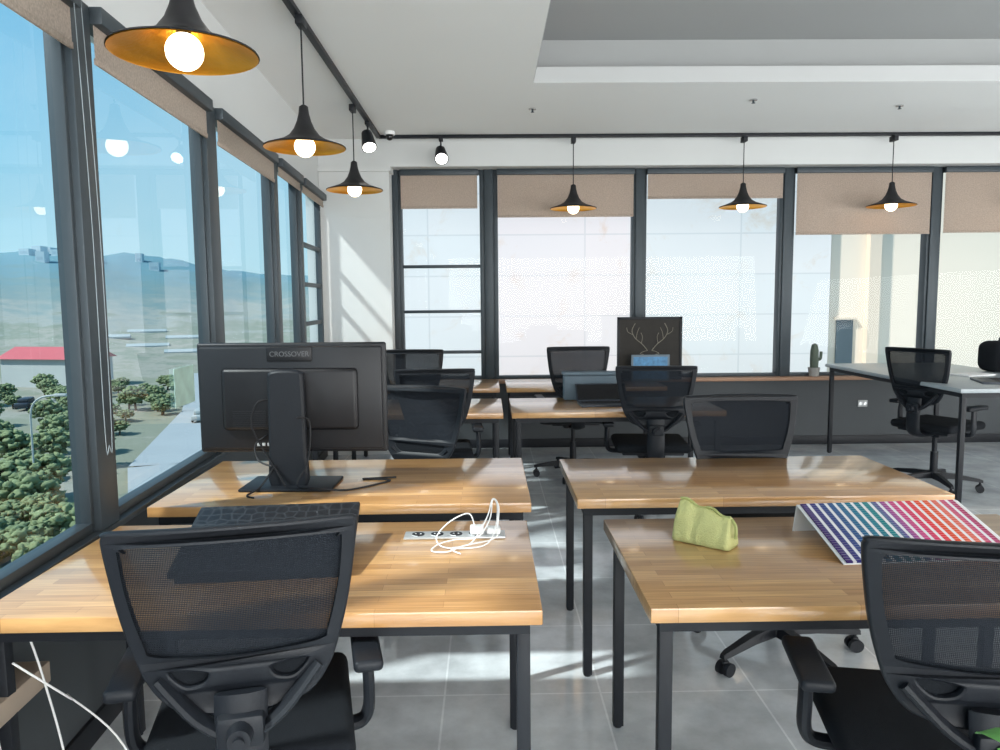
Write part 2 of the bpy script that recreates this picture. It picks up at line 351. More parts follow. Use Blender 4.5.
g=G(); g.box((XR,YR,0),(XR+.1,YB,ZC)); tag(g.obj('wall_right',M['white'],smooth=False),'plain white wall','wall',kind=ST)
g=G(); g.box((XL,YR-.1,0),(XR,YR,ZC)); tag(g.obj('wall_rear',M['white'],smooth=False),'plain white wall','wall',kind=ST)
g=G(); g.box((-1.60,7.33,0),(-.93,YB,2.74)); g.box((-1.62,7.30,2.74),(-.91,YB,2.79)); g.box((-1.60,7.325,2.31),(-.93,7.34,2.316))
tag(g.obj('wall_column',M['white'],smooth=False),'white painted square column beside the corner window','column',kind=ST)
g=G(); g.box((XL-.07,YR,.70),(XL+.05,7.3,.725),.005); LEFT.append(tag(g.obj('trim_1',M['frame']),'dark metal window sill','sill',kind=ST))
g=G(); g.box((-.93,YB-.16,.68),(7.45,YB+.02,.715),.006); tag(g.obj('trim_2',M['sill']),'brown wooden window sill','sill',kind=ST)
g=G(); g.box((XL+.001,1.1,.46),(XL+.13,2.02,.52),.004); LEFT.append(tag(g.obj('trim_3',M['ledge']),'pale wooden ledge below the window','ledge',kind=ST))
g=G(); g.box((-.92,YB-.015,0),(XR,YB,.09),.003); tag(g.obj('baseboard_back',M['blk']),'black baseboard','baseboard',kind=ST)
g=G(); g.box((XL,YR,0),(XL+.015,7.3,.09),.003); LEFT.append(tag(g.obj('baseboard_left',M['blk']),'black baseboard','baseboard',kind=ST))

wn=[0]
def winback(x0,x1,bars=()):
    wn[0]+=1; g=G(); t=.04; z0,z1=.715,2.79
    for a,b in ((x0-.005,x0+t),(x1-t,x1+.005)): g.box((a,YB-.05,z0),(b,YB+.06,z1),.004)
    g.box((x0,YB-.04,z0),(x1,YB+.06,z0+.03),.004); g.box((x0,YB-.04,z1-.04),(x1,YB+.06,z1),.004)
    for z in bars: g.box((x0+t,YB-.03,z-.015),(x1-t,YB+.04,z+.015),.003)
    f=g.obj('window_%d'%wn[0],M['frame']); tag(f,'dark grey metal framed window','window',kind=ST)
    g=G(); g.quad((x0+t,YB+.02,z0+.03),(x1-t,YB+.02,z0+.03),(x1-t,YB+.02,z1-.04),(x0+t,YB+.02,z1-.04)); g.obj('glass_pane',M['glassB'],f,False)
winback(-.88,-.03,(.99,1.40,1.85))
for a,b in ((.07,1.49),(1.55,2.97),(3.03,4.45),(4.51,5.93),(5.99,7.41)): winback(a,b)
g=G()
for x in (.02,1.52,3.0,4.48,5.96): g.box((x-.045,YB-.07,.715),(x+.045,YB+.08,2.79),.005)
g.box((-.93,YB-.07,.715),(-.87,YB+.08,2.79),.005)
tag(g.obj('trim_4',M['frame']),'dark metal posts between the windows','posts',kind=ST)
def winleft(y0,y1,bars=()):
    wn[0]+=1; g=G(); t=.03; z0,z1=.725,WT
    for a,b in ((y0,y0+t),(y1-t,y1)): g.box((XL-.035,a,z0),(XL+.02,b,z1),.004)
    g.box((XL-.035,y0,z0),(XL+.02,y1,z0+.035),.004); g.box((XL-.035,y0,z1-.04),(XL+.02,y1,z1),.004)
    for z in bars: g.box((XL-.03,y0+t,z-.018),(XL+.01,y1-t,z+.018),.003)
    f=g.obj('window_%d'%wn[0],M['frame']); LEFT.append(tag(f,'dark grey metal framed window with blue tinted glass','window',kind=ST))
    g=G(); g.quad((XL-.015,y0+t,z0+.035),(XL-.015,y1-t,z0+.035),(XL-.015,y1-t,z1-.04),(XL-.015,y0+t,z1-.04)); g.obj('glass_pane',M['glassL'],f,False)
LW=[(-3.5,-2.35),(-2.25,-1.1),(-1.0,.15),(.25,1.38),(1.46,2.56),(2.68,3.90),(4.04,5.32),(5.42,6.20),(6.28,7.28)]
for i,(a,b) in enumerate(LW): winleft(a,b,(1.0,1.32,1.66,2.0) if i==8 else ())
g=G()
for (a,b),(c,d) in zip(LW,LW[1:]): g.box((XL-.045,b-.01,.725),(XL+.045,c+.01,WT),.005)
LEFT.append(tag(g.obj('trim_5',M['frame']),'dark metal posts between the windows','posts',kind=ST))

# blinds
def blind_back(x0,x1,zb,lab):
    r=root('roller_blind',((x0+x1)/2,YB-.09,2.75),0,lab,'blind','roller blinds'); w=(x1-x0)/2-.03; h=2.75-zb
    g=G(); g.box((-w,-.025,-.02),(w,.035,.035),.006); g.obj('headrail',M['frame'],r)
    g=G(); g.box((-w+.01,-.001,-h+.02),(w-.01,.001,-.015)); g.obj('fabric',M['blind'],r,False)
    g=G(); g.box((-w+.01,-.006,-h),(w-.01,.006,-h+.022),.003); g.obj('bottom_bar',M['blind'],r)
L='tan woven roller blind partly lowered over the window'
blind_back(-.88,-.05,2.41,L)
for (a,b),z in zip(((.07,1.49),(1.55,2.97),(3.03,4.45),(4.51,5.93),(5.99,7.41)),(2.32,2.49,2.13,2.14,2.14)): blind_back(a,b,z,L)
def blind_left(y0,y1,zb,chain=None):
    zt=WT-.03
    r=root('roller_blind',(XL+.05,(y0+y1)/2,zt),0,'tan roller blind rolled up at the window top','blind','roller blinds'); w=(y1-y0)/2-.01; h=zt-zb; LEFT.append(r)
    g=G(); g.box((-.02,-w,-.03),(.035,w,.03),.006); g.obj('headrail',M['frame'],r)
    g=G(); g.box((-.001,-w+.01,-h+.02),(.001,w-.01,-.025)); g.obj('fabric',M['blind'],r,False)
    g=G(); g.box((-.006,-w+.01,-h),(.006,w-.01,-h+.022),.003); g.obj('bottom_bar',M['blind'],r)
    if chain is not None:
        y=w+chain; g=G(); g.tube([(.03,y-.024,0),(.045,y-.026,-.7),(.045,y-.024,-1.42),(.045,y,-1.46),(.045,y+.024,-1.42),(.045,y+.026,-.7),(.03,y+.024,0)],.0013,6,5); g.obj('pull_chain',M['chain'],r)
for i,(a,b) in enumerate(LW[3:9]): blind_left(a,b,2.33 if i<4 else 2.40,-.02 if i==1 else None)

# tracks, pendants, spots
TY=7.2
g=G(); g.box((-1.02,-3.5,ZC-.03),(-.98,TY,ZC),.003); g.box((-1.0,TY-.02,ZC-.03),(7.4,TY+.02,ZC),.003)
tag(g.obj('track_rail',M['blk']),'black lighting track rail fixed to the ceiling','track rail')
def pendant(x,y,z):
    r=root('pendant_lamp',(x,y,z),0,'black trumpet-shaped pendant lamp with gold inside','pendant lamp','pendant lamps on the track')
    top=ZC-.03-z
    prof=[(.22,0),(.217,.006),(.17,.022),(.12,.040),(.082,.064),(.055,.10),(.038,.14),(.028,.18),(.024,.215),(.010,.225)]
    g=G(); g.lathe(prof); g.obj('shade',M['pend'],r,ang=60)
    g=G(); g.lathe([(rr*.985,zz-.003) for rr,zz in prof[:-1]]); g.obj('shade_lining',M['gold'],r,ang=60)
    g=G(); g.cyl((0,0,.04),(0,0,.11),.022); g.obj('socket',M['blk'],r)
    g=G(); g.sph((0,0,.005),.056,n=28); g.obj('bulb',M['bulb'],r)
    g=G(); g.cyl((0,0,.22),(0,0,top-.04),.0045,n=8); g.obj('cord',M['blk'],r)
    g=G(); g.box((-.02,-.05,top-.05),(.02,.05,top),.004); g.obj('track_adapter',M['blk'],r)
for p in ((-.92,2.40,2.27),(-.98,4.18,2.34),(-1.03,6.0,2.375),(.82,TY,2.365),(2.43,TY,2.37),(3.85,TY,2.37),(5.4,TY,2.37)): pendant(*p)
def spot(x,y,aim):
    r=root('track_spotlight',(x,y,ZC-.03),0,'small black track spotlight, switched on','spotlight','track spotlights')
    g=G(); g.box((-.018,-.05,-.03),(.018,.05,0),.004); g.cyl((0,0,-.03),(0,0,-.09),.008); g.obj('mount',M['blk'],r)
    a=Vector(aim).normalized(); c=Vector((0,0,-.15))
    g=G(); g.cyl(c-a*.08,c+a*.08,.045,.065); g.obj('lamp_body',M['blk'],r)
    g=G(); g.cyl(c+a*.078,c+a*.084,.055); g.obj('lens',M['spotglow'],r)
spot(-1.0,6.55,(.2,-.5,-.8)); spot(-.42,TY-.02,(.1,-.7,-.6)); spot(-1.0,3.2,(.3,-.5,-.8))
r=root('security_camera',(-.88,7.05,ZC),0,'small white dome security camera on the ceiling','camera')
g=G(); g.cyl((0,0,-.03),(0,0,0),.05); g.obj('camera_base',M['paper'],r); g=G(); g.sph((0,0,-.045),.035); g.obj('lens_dome',M['screen'],r)
for x,y in ((.38,6.25),(2.09,6.0),(3.35,6.2)):
    r=root('sprinkler_head',(x,y,ZC),0,'small metal ceiling sprinkler head','sprinkler','ceiling sprinklers')
    g=G(); g.cyl((0,0,-.008),(0,0,0),.03); g.obj('rosette',M['chrome'],r); g=G(); g.cyl((0,0,-.026),(0,0,-.008),.008); g.cyl((0,0,-.029),(0,0,-.026),.015); g.obj('nozzle',M['frame'],r)
r=root('smoke_detector',(4.6,3.3,Z2),0,'small white smoke detector','smoke detector')
g=G(); g.cyl((0,0,-.03),(0,0,0),.05); g.obj('detector_body',M['paper'],r)

# ------------------------------------------------------------------ tables
def table(name,x0,x1,y0,y1,z,lab,top,grp,th=.04,leg=.035):
    r=root(name,((x0+x1)/2,(y0+y1)/2,0),0,lab,'table' ,grp); w=(x1-x0)/2; d=(y1-y0)/2
    g=G(); g.box((-w,-d,z-th),(w,d,z),.004); g.obj('tabletop',top,r)
    g=G(); i=.03; h=.035
    for s in (-1,1):
        a=s*(d-i-leg/2); g.box((-w+i,a-leg/2,z-th-h),(w-i,a+leg/2,z-th))
        a=s*(w-i-leg/2); g.box((a-leg/2,-d+i+leg,z-th-h),(a+leg/2,d-i-leg,z-th))
    g.obj('frame',M['blk'],r,False)
    for sx in (-1,1):
        for sy in (-1,1):
            g=G(); cx=sx*(w-i-leg/2); cy=sy*(d-i-leg/2); g.box((cx-leg/2,cy-leg/2,.008),(cx+leg/2,cy+leg/2,z-th-h),.002); g.cyl((cx,cy,0),(cx,cy,.009),.014); g.obj('leg',M['blk'],r)
    return r
TG='wooden work tables'
table('work_table',-1.29,.13,1.80,2.57,.74,'butcher-block wooden table with black legs, power outlet inset',M['wood'],TG)
table('work_table',.40,1.80,1.80,2.57,.74,'butcher-block wooden table with black legs, holding pouch and chart',M['wood'],TG)
table('work_table',-1.30,.16,2.80,3.62,.74,'butcher-block wooden table with black legs, holding monitor',M['wood'],TG)
table('work_table',.34,1.82,2.84,3.58,.74,'butcher-block wooden table with black legs, empty top',M['wood'],TG)
table('work_table',-1.25,.10,5.09,5.86,.74,'butcher-block wooden table with black legs near the column',M['wood'],TG)
table('work_table',.16,1.64,5.09,5.86,.74,'butcher-block wooden table with black legs, holding open laptop',M['wood'],TG)
table('work_table',-1.25,.10,6.55,7.28,.74,'butcher-block wooden table with black legs by the window',M['wood'],TG)
table('work_table',.16,1.58,6.55,7.28,.74,'butcher-block wooden table with black legs, holding framed picture',M['wood'],TG)
table('desk',3.27,4.4,5.1,7.2,.87,'grey laminate desk with black metal legs',M['greydesk'],None,.03)

# ------------------------------------------------------------------ chair
def by(x,z): return -.25-(z-.6)*.16+.55*x*x
def make_chair(loc,rz,lab):
    r=root('office_chair',loc,rz,lab,'chair','black mesh office chairs')
    g=G(); g.box((-.245,-.22,.455),(.245,.26,.515),.028,seg=3); sc=g.obj('seat',M['fabric'],r)
    g=G(); g.box((-.20,-.18,.435),(.20,.2,.458),.008); g.box((-.09,-.10,.40),(.09,.12,.437),.01); g.obj('seat_pan',M['plastic'],r)
    out=crc([(-.248,1.044),(-.235,1.051),(-.12,1.054),(0,1.055),(.12,1.054),(.235,1.051),(.248,1.044),(.250,1.025),(.241,.95),(.228,.87),(.208,.79),(.184,.725),(.14,.672),(.06,.652),(0,.65),(-.06,.652),(-.14,.672),(-.184,.725),(-.208,.79),(-.228,.87),(-.241,.95),(-.250,1.025)],4)
    inn=crc([(-.224,1.018),(-.218,1.024),(-.10,1.028),(0,1.029),(.10,1.028),(.218,1.024),(.224,1.018),(.218,.94),(.205,.87),(.188,.81),(.176,.790),(.09,.783),(0,.781),(-.09,.783),(-.176,.790),(-.188,.81),(-.205,.87),(-.218,.94)],4)
    slotL=crc([(-.150,.752),(-.125,.758),(-.065,.750),(-.06,.735),(-.075,.716),(-.11,.710),(-.138,.73)],3); slotR=crc([(.150,.752),(.125,.758),(.065,.750),(.06,.735),(.075,.716),(.11,.710),(.138,.73)],3)
    me=plate([[(q.x,q.y) for q in out],[(q.x,q.y) for q in inn],[(q.x,q.y) for q in slotL],[(q.x,q.y) for q in slotR]],.024,.006,lambda x,y,z:Vector((x,by(x,y)+z,y)))
    me.name='backrest'; me.materials.clear(); me.materials.append(M['plastic']); me.shade_smooth(); me.set_sharp_from_angle(angle=R(40))
    b=D.objects.new('backrest',me); COL.objects.link(b); b.parent=r
    g=G(); nx,nz=12,10; V=[]
    ht=[(.775,.178),(.81,.194),(.87,.213),(.94,.226),(1.035,.232)]
    def hw(z):
        for (a,p),(c,q) in zip(ht,ht[1:]):
            if z<=c: return p+(q-p)*(z-a)/(c-a)
        return ht[-1][1]
    for j in range(nz+1):
        z=.775+(1.035-.775)*j/nz; row=[]
        for i in range(nx+1):
            x=(i/nx*2-1)*hw(z); row.append(g.bm.verts.new((x,by(x,z)+.004,z)))
        V.append(row)
    for j in range(nz):
        for i in range(nx): g.bm.faces.new((V[j][i],V[j][i+1],V[j+1][i+1],V[j+1][i]))
    g.obj('mesh_panel',M['weave'],b)
    g=G(); g.loft([[Vector((x,by(x,z)+.004+dy,z)) for x,z,dy in ((-w,zz,-.004),(w,zz,-.004),(w,zz,.004),(-w,zz,.004))] for zz,w in ((.69,.09),(.72,.135),(.74,.15),(.768,.155))]); g.obj('lumbar_pad',M['fabric'],b)
    g=G(); g.tube([(0,-.05,.425),(0,-.20,.425),(0,-.285,.46),(0,-.300,.56),(0,-.285,.70)],.02,10,5,flat=(.055,.018))
    for s in (-1,1): g.tube([(s*.02,-.292,.61),(s*.09,-.285,.655),(s*.165,-.262,.735)],.016,10,5,flat=(.028,.012))
    g.box((-.05,-.325,.595),(.05,-.275,.665),.012); g.obj('spine',M['plastic'],r)
    g=G(); g.cyl((0,-.355,.63),(0,-.322,.63),.024,.028,16); g.cyl((0,-.365,.63),(0,-.354,.63),.012,n=12); g.obj('adjustment_knob',M['plastic'],r)
    for s in (-1,1):
        g=G(); g.tube([(s*.10,.0,.44),(s*.24,.0,.435),(s*.285,.0,.46),(s*.29,-.01,.55),(s*.285,.0,.625)],.02,10,5,flat=(.026,.016))
        g.box((s*.285-.037,-.12,.62),(s*.285+.037,.13,.650),.012,seg=3); g.obj('armrest',M['plastic'],r)
    g=G(); g.cyl((0,0,.10),(0,0,.28),.028); g.cyl((0,0,.28),(0,0,.41),.016); g.obj('gas_cylinder',M['blk'],r)
    g=G(); g.cyl((0,0,.085),(0,0,.135),.05,.042)
    for k in range(5):
        a=math.pi/2+k*2*math.pi/5+.3; d=Vector((math.cos(a),math.sin(a),0)); n=Vector((-d.y,d.x,0)); rg=[]
        for rr,w,z0,z1 in ((.03,.03,.085,.13),(.16,.024,.088,.122),(.31,.018,.078,.10),(.335,.012,.074,.092)):
            c=d*rr; rg.append([c-n*w+Vector((0,0,z0)),c+n*w+Vector((0,0,z0)),c+n*w*.7+Vector((0,0,z1)),c-n*w*.7+Vector((0,0,z1))])
        g.loft(rg)
    g.obj('star_base',M['plastic'],r)
    for k in range(5):
        a=math.pi/2+k*2*math.pi/5+.3; d=Vector((math.cos(a),math.sin(a),0)); n=Vector((-d.y,d.x,0)); c=d*.315
        g=G()
        for s in (-1,1): g.cyl(c+n*s*.008+Vector((0,0,.028)),c+n*s*.026+Vector((0,0,.028)),.028,n=18)
        g.cyl(c+Vector((0,0,.03)),c+Vector((0,0,.08)),.008,n=10); g.box(c+Vector((-.012,-.012,.045)),c+Vector((.012,.012,.062)),.004)
        g.obj('caster',M['plastic'],r)
    return r
ch=make_chair((-.585,1.77,0),R(13),'black mesh office chair tucked at wooden table, seen from behind'); ch.scale=(.96,1,1.01)
dup(ch,(1.065,1.68,0),R(-11),'black mesh office chair pulled up beside colour chart',(1.05,1,.98))
c3=dup(ch,(1.22,3.27,0),R(180),'black mesh office chair facing the empty wooden table',(1.08,1.1,.985))
for o in c3.children:
    if o.name.split('.')[0] in ('star_base','caster','gas_cylinder'): o.location=(0,.18,0)
dup(ch,(-.46,3.68,0),R(158),'black mesh office chair turned beside the monitor table',(1,1,1))
dup(ch,(-.36,5.04,0),R(4),'black mesh office chair facing away, tucked at wooden table',(1,1,1.02))
dup(ch,(-.60,6.33,0),R(-3),'black mesh office chair beside the white column',(1,1,1.06))
dup(ch,(.72,6.33,0),R(2),'black mesh office chair facing the windows',(1,1,1.07))
dup(ch,(1.14,5.22,0),R(-5),'black mesh office chair in front of laptop table',(1.05,1,1.01))
dup(ch,(3.50,5.75,0),R(-62),'black mesh office chair at the grey desk',(1,1,1.06))

# ------------------------------------------------------------------ monitor
r=root('computer_monitor',(-.83,3.14,.74),R(-2),'large black monitor seen from its back on a stand','monitor')
g=G(); g.box((-.40,.02,.135),(.40,.045,.60),.01,seg=3); g.box((-.385,.0,.15),(.385,.022,.585),.01,seg=2); g.obj('monitor_shell',M['mon'],r)
g=G(); g.box((-.385,.0445,.155),(.385,.047,.585)); g.obj('screen',M['screen'],r)
g=G(); g.box((-.285,-.025,.235),(.285,.005,.495),.018,seg=3); h=g.obj('rear_housing',M['monhi'],r)
g=G()
for k in range(9): g.box((-.24+.0,-.027,.25+k*.008),(-.10,-.024,.253+k*.008))
g.obj('vent',M['mon'],h,False)
g=G(); g.box((-.095,-.004,.523),(.095,.002,.583),.004); lp=g.obj('logo_plate',M['monhi'],r)
text('logo','CROSSOVER',.03,(0,-.0045,.553),(R(90),0,0),mat('logo_silver',(.12,.12,.125),.4,.3),lp)
g=G()
for k in range(4): g.box((-.15+k*.022,-.004,.165),(-.137+k*.022,.001,.178),.001)
g.obj('port_label',M['outlet'],r,False)
o_=crc([(-.062,.0),(-.066,.15),(-.064,.3),(-.062,.44),(-.050,.478),(.050,.478),(.062,.44),(.064,.3),(.066,.15),(.062,.0)],3)
me=plate([[(q.x,max(0.006,q.y)) for q in o_]],.04,.012,lambda x,y,z:Vector((x,-.06+z,y))); me.materials.clear(); me.materials.append(M['plastic']); me.shade_smooth(); me.set_sharp_from_angle(angle=R(50))
o=D.objects.new('stand_column',me); COL.objects.link(o); o.parent=r
g=G(); g.box((-.19,-.14,0),(.19,.10,.013),.006); g.obj('stand_base',M['plastic'],r)
g=G(); g.tube([(-.06,-.036,.36),(-.12,-.06,.36),(-.15,-.065,.27),(-.10,-.07,.16),(-.04,-.10,.08),(.0,-.12,.02)],.004,6); g.tube([(.05,-.1,.30),(.10,-.09,.28),(.09,-.1,.12),(.05,-.13,.03),(.12,-.15,.02),(.25,-.12,.004),(.36,-.02,.004),(.40,.05,.004),(.28,.07,.004),(.42,.10,.004)],.004,6)
g.tube([(-.05,-.08,.10),(-.10,-.13,.02),(-.13,-.2,.004),(-.09,-.24,.004)],.004,6); g.tube([(-.09,-.03,.22),(-.14,-.05,.18),(-.12,-.08,.12),(-.06,-.10,.10)],.004,6)
g.obj('cable',M['cableb'],r)

# tilted board with hexagon pattern
r=root('laptop_stand',(-.64,2.03,.74),R(5),'black tilted laptop stand with hexagon pattern','laptop stand')
rot=Matrix.Rotation(R(15),3,'X')
g=G(); g.box((-.25,-.0,-.0),(.25,.36,.02),.006)
bmesh.ops.rotate(g.bm,verts=g.bm.verts,cent=(0,0,0),matrix=rot); bmesh.ops.translate(g.bm,verts=g.bm.verts,vec=(0,.0,.012)); g.obj('stand_panel',M['hex'],r)
g=G(); g.box((-.23,.325,.0),(-.18,.345,.09),.004); g.box((.18,.325,.0),(.23,.345,.09),.004); g.obj('support_foot',M['plastic'],r)
g=G(); g.box((-.23,-.004,0),(.23,.012,.03),.004); g.obj('front_lip',M['plastic'],r)

# desk outlet and white cables
r=root('power_outlet_box',(-.115,2.40,.74),0,'silver desk power outlet box with white adapters','power outlet')
g=G(); g.box((-.165,-.035,0),(.165,.035,.008),.003); g.obj('outlet_plate',M['silver'],r)
for k in range(4):
    g=G(); x=-.12+k*.062; g.cyl((x,0,.008),(x,0,.0095),.021,n=20); g.mi=1; g.cyl((x-.008,0,.0094),(x-.008,0,.0105),.003,n=8); g.cyl((x+.008,0,.0094),(x+.008,0,.0105),.003,n=8); g.obj('socket',[M['paper'],M['blk']],r)
g=G(); g.box((.05,-.02,.009),(.095,.022,.035),.006); g.box((.105,-.02,.009),(.15,.02,.03),.006); g.obj('adapter_plug',M['cablew'],r)
r=root('charging_cable',(-.01,2.40,.74),0,'coiled white charging cable on the wooden table','cable')
g=G()
pts=[(-.04,0,.035),(-.06,.02,.07),(-.12,.0,.05),(-.16,-.06,.02),(-.14,-.12,.006),(-.07,-.14,.006),(.0,-.10,.006),(.03,-.02,.04),(.035,.05,.09),(.02,.07,.10),(.01,.02,.05),(-.03,-.05,.012),(-.10,-.06,.008),(-.15,-.10,.008),(-.17,-.16,.006),(-.12,-.17,.006),(-.07,-.12,.008),(.02,-.06,.008),(.04,-.03,.03)]
g.tube(pts,.0022,6,6); g.tube([(.035,-.01,.03),(.04,.03,.09),(.02,.05,.11),(.0,.0,.06),(-.05,-.09,.006),(-.11,-.14,.006),(-.08,-.19,.006)],.0022,6,6); g.obj('cord',M['cablew'],r)

# pouch
r=root('pencil_pouch',(.68,2.30,.74),R(-40),'crumpled yellow-green leather pencil pouch','pouch')
g=G(); rg=[]; ns=18
for i in range(ns+1):
    t=i/ns*2-1; x=t*.10; e=1 if abs(t)<.93 else .8; h=.112-.020*t+.006*math.sin(t*7)
    ring_=[]
    for a,bz in ((-1,.0),(-1.05,.12),(-1.0,.38),(-.74,.66),(-.34,.90),(-.14,1),(.14,1),(.34,.90),(.74,.66),(1.0,.38),(1.05,.12),(1,.0),(.4,.0),(-.4,.0)):
        p=Vector((x,a*.046*e,bz*h)); 
        if bz>0:
            k=noise.noise(p*34); k=abs(k)*-1.6+.3
            p+=Vector((0,(1 if a>0 else -1)*k*.012,noise.noise(p*30+Vector((3,1,2)))*.009))
        p.x+=-t*bz*.012; ring_.append(p)
    rg.append(ring_)
g.loft(rg); o=g.obj('pouch_body',M['pouch'],r,ang=50); ss=o.modifiers.new('s','SUBSURF'); ss.levels=1; ss.render_levels=1
g=G(); g.tube([(t/10*.092,noise.noise(Vector((t*.3,0,0)))*.004,.114-.020*t/10+.006*math.sin(t/10*7)) for t in range(-9,10,2)],.0045,6); g.obj('zipper',M['pzip'],r)
g=G(); g.tube([(.086,0,.09),(.102,-.006,.07),(.104,-.01,.035)],.005,6); g.obj('zip_pull',M['pzip'],r)

# colour chart tent
r=root('colour_chart',(1.295,2.10,.74),R(3),'tented colour swatch chart with rows of coloured dots','colour chart')
TA=R(17)
g=G(); g.box((-.265,0,0),(.265,.31,.005),.001); o=g.obj('chart_panel',M['chart'],r,False); o.rotation_euler=(TA,0,0); o.location=(0,0,.004)
g=G(); g.box((-.275,0,0),(.275,.098,.005),.001); o=g.obj('back_panel',M['paper'],r,False); o.rotation_euler=(R(104),0,0); o.location=(0,.325,.0)
g=G(); g.box((-.275,-.002,-.004),(.275,.312,-.0005),.001); o=g.obj('backing_board',M['paper'],r,False); o.rotation_euler=(TA,0,0); o.location=(0,0,.004)

# laptops etc
def laptop(name,loc,rz,w,d,h,tilt,m1,lab):
    r=root(name,loc,rz,lab,'laptop')
    g=G(); g.box((-w/2,-d/2,0),(w/2,d/2,.016),.004); b=g.obj('keyboard_base',m1,r)
    g=G()
    for j in range(5):
        for i in range(12): g.box((-w*.44+i*w*.073,-d*.05+j*d*.1,.016),(-w*.44+i*w*.073+w*.06,-d*.05+j*d*.1+d*.08,.0175))
    g.obj('keys',M['blk'],b,False)
    g=G(); g.box((-w/2,-.004,0),(w/2,.004,h),.003); l=g.obj('screen_lid',m1,r); l.location=(0,d/2,.014); l.rotation_euler=(-R(tilt),0,0)
    g=G(); g.box((-w/2+.01,-.0052,.012),(w/2-.01,-.0045,h-.01)); s=g.obj('display',M['screen'],l,False)
    return r
laptop('laptop',(.85,5.42,.74),R(2),.38,.22,.15,35,M['lapgrey'],'dark laptop standing open on wooden table')
laptop('laptop',(3.78,5.50,.87),R(-110),.36,.25,.18,50,M['lapgrey'],'dark laptop open on the grey desk')
r=root('notebook',(3.92,6.0,.87),R(20),'open white notebook lying on the grey desk','notebook')
g=G(); g.box((-.15,-.1,0),(-.001,.1,.012),.003); g.box((.001,-.1,0),(.15,.1,.012),.003); g.obj('pages',M['paper'],r)
r=root('storage_box',(.80,5.76,.74),0,'upright blue-grey plastic storage box on wooden table','box')
g=G(); g.box((-.22,-.05,0),(.22,.05,.19),.01); g.obj('box_body',M['box'],r); g=G(); g.box((-.23,-.06,.19),(.23,.06,.215),.006); g.obj('lid',M['box'],r)
r=root('framed_picture',(1.54,7.12,.74),0,'dark board with a pale line drawing of deer antlers','picture')
g=G(); 
for a,b in (((-.31,-.012,0),(-.285,.012,.60)),((.285,-.012,0),(.31,.012,.60)),((-.31,-.012,0),(.31,.012,.025)),((-.31,-.012,.575),(.31,.012,.60))): g.box(a,b,.003)
g.obj('picture_frame',M['blk'],r)
g=G(); g.box((-.29,-.004,.02),(.29,.006,.58)); pb=g.obj('picture_board',M['board'],r,False)
g=G(); y=-.008
for s in (-1,1):
    g.tube([(s*.02,y,.28),(s*.07,y,.34),(s*.14,y,.40),(s*.17,y,.47),(s*.14,y,.54)],.004,6)
    g.tube([(s*.08,y,.345),(s*.07,y,.41),(s*.085,y,.45)],.003,6); g.tube([(s*.13,y,.39),(s*.12,y,.45),(s*.10,y,.50)],.003,6); g.tube([(s*.16,y,.43),(s*.21,y,.46),(s*.22,y,.50)],.003,6)
    g.tube([(s*.02,y,.28),(s*.06,y,.27),(s*.09,y,.25),(s*.05,y,.235),(s*.045,y,.17),(s*.02,y,.10),(0,y,.09)],.003,6)
g.obj('line_drawing',M['drawline'],pb)
r=root('postcard',(1.52,6.98,.74),0,'small blue postcard leaning in front of the picture','postcard')
g=G(); g.box((-.18,-.003,0),(.18,.003,.25),.001); o=g.obj('card',M['box'],r,False); 
g=G(); g.box((-.16,-.0045,.02),(.16,-.003,.23)); g.obj('printed_image',M['photo'],r,False)
r=root('potted_cactus',(3.30,YB-.085,.715),0,'small grey-green cactus in a pot on the sill','potted cactus')
g=G(); g.lathe([(0,0),(.045,0),(.06,.09),(.052,.09),(.048,.08),(0,.08)],n=24); g.obj('pot',M['pot'],r)
g=G(); g.lathe([(.038+.0,.07),(.042,.16),(.040,.26),(.028,.32),(.0,.335)],n=16); g.tube([(.035,0,.17),(.062,0,.18),(.068,0,.25)],.015,10); g.obj('cactus_body',M['cactus'],r)
r=root('backpack',(4.38,6.3,.87),R(10),'black fabric backpack lying on the grey desk','backpack')
g=G(); g.box((-.17,-.12,0),(.17,.12,.26),.07,seg=4); g.obj('bag_body',M['fabric'],r)
g=G(); g.box((-.12,-.16,.03),(.12,-.10,.17),.025,seg=3); g.obj('front_pocket',M['fabric'],r); g=G(); g.tube([(-.04,0,.25),(-.03,0,.285),(.03,0,.285),(.04,0,.25)],.008,8); g.obj('handle',M['plastic'],r)
r=root('wall_outlet',(3.85,YB,.42),0,'pale wall power outlet plate','outlet'); g=G(); g.box((-.05,-.012,-.035),(.05,0,.035),.004); g.obj('cover_plate',M['outlet'],r)
g=G(); g.cyl((-.024,-.015,0),(-.024,-.011,0),.016); g.cyl((.024,-.015,0),(.024,-.011,0),.016); g.obj('socket',M['silver'],r)
r=root('paper_notice',(XL-.005,3.55,1.12),0,'pale green printed notice taped to the window glass','notice'); LEFT.append(r)
g=G(); g.box((-.001,-.13,-.09),(.001,.13,.09)); g.obj('sheet',mat('notice_paper',(.42,.62,.56),.6,var=.3,scale=14),r,False)
r=root('power_cable',(-1.22,1.75,0),0,'white power cable hanging down to the floor by the wall','cable')
g=G(); g.tube([(-.02,.0,.70),(.02,-.02,.55),(-.0,.03,.40),(.05,.0,.2),(.0,.1,.01),(.12,.2,.008),(.06,.35,.008)],.003,6); g.tube([(-.04,.2,.70),(-.0,.22,.5),(.03,.25,.2),(.1,.1,.01),(.2,.0,.008)],.003,6); g.tube([(.0,.1,.60),(.08,.2,.45),(.02,.3,.40),(.12,.35,.25),(.2,.4,.01)],.003,6); g.obj('cord',M['cablew'],r)
r=root('potted_plant',(.665,.85,0),0,'green leafy plant in a tall grey pot','plant')
g=G(); g.lathe([(0,0),(.10,0),(.13,.45),(.12,.45),(.115,.42),(0,.42)],n=28); g.obj('pot',M['pot'],r)
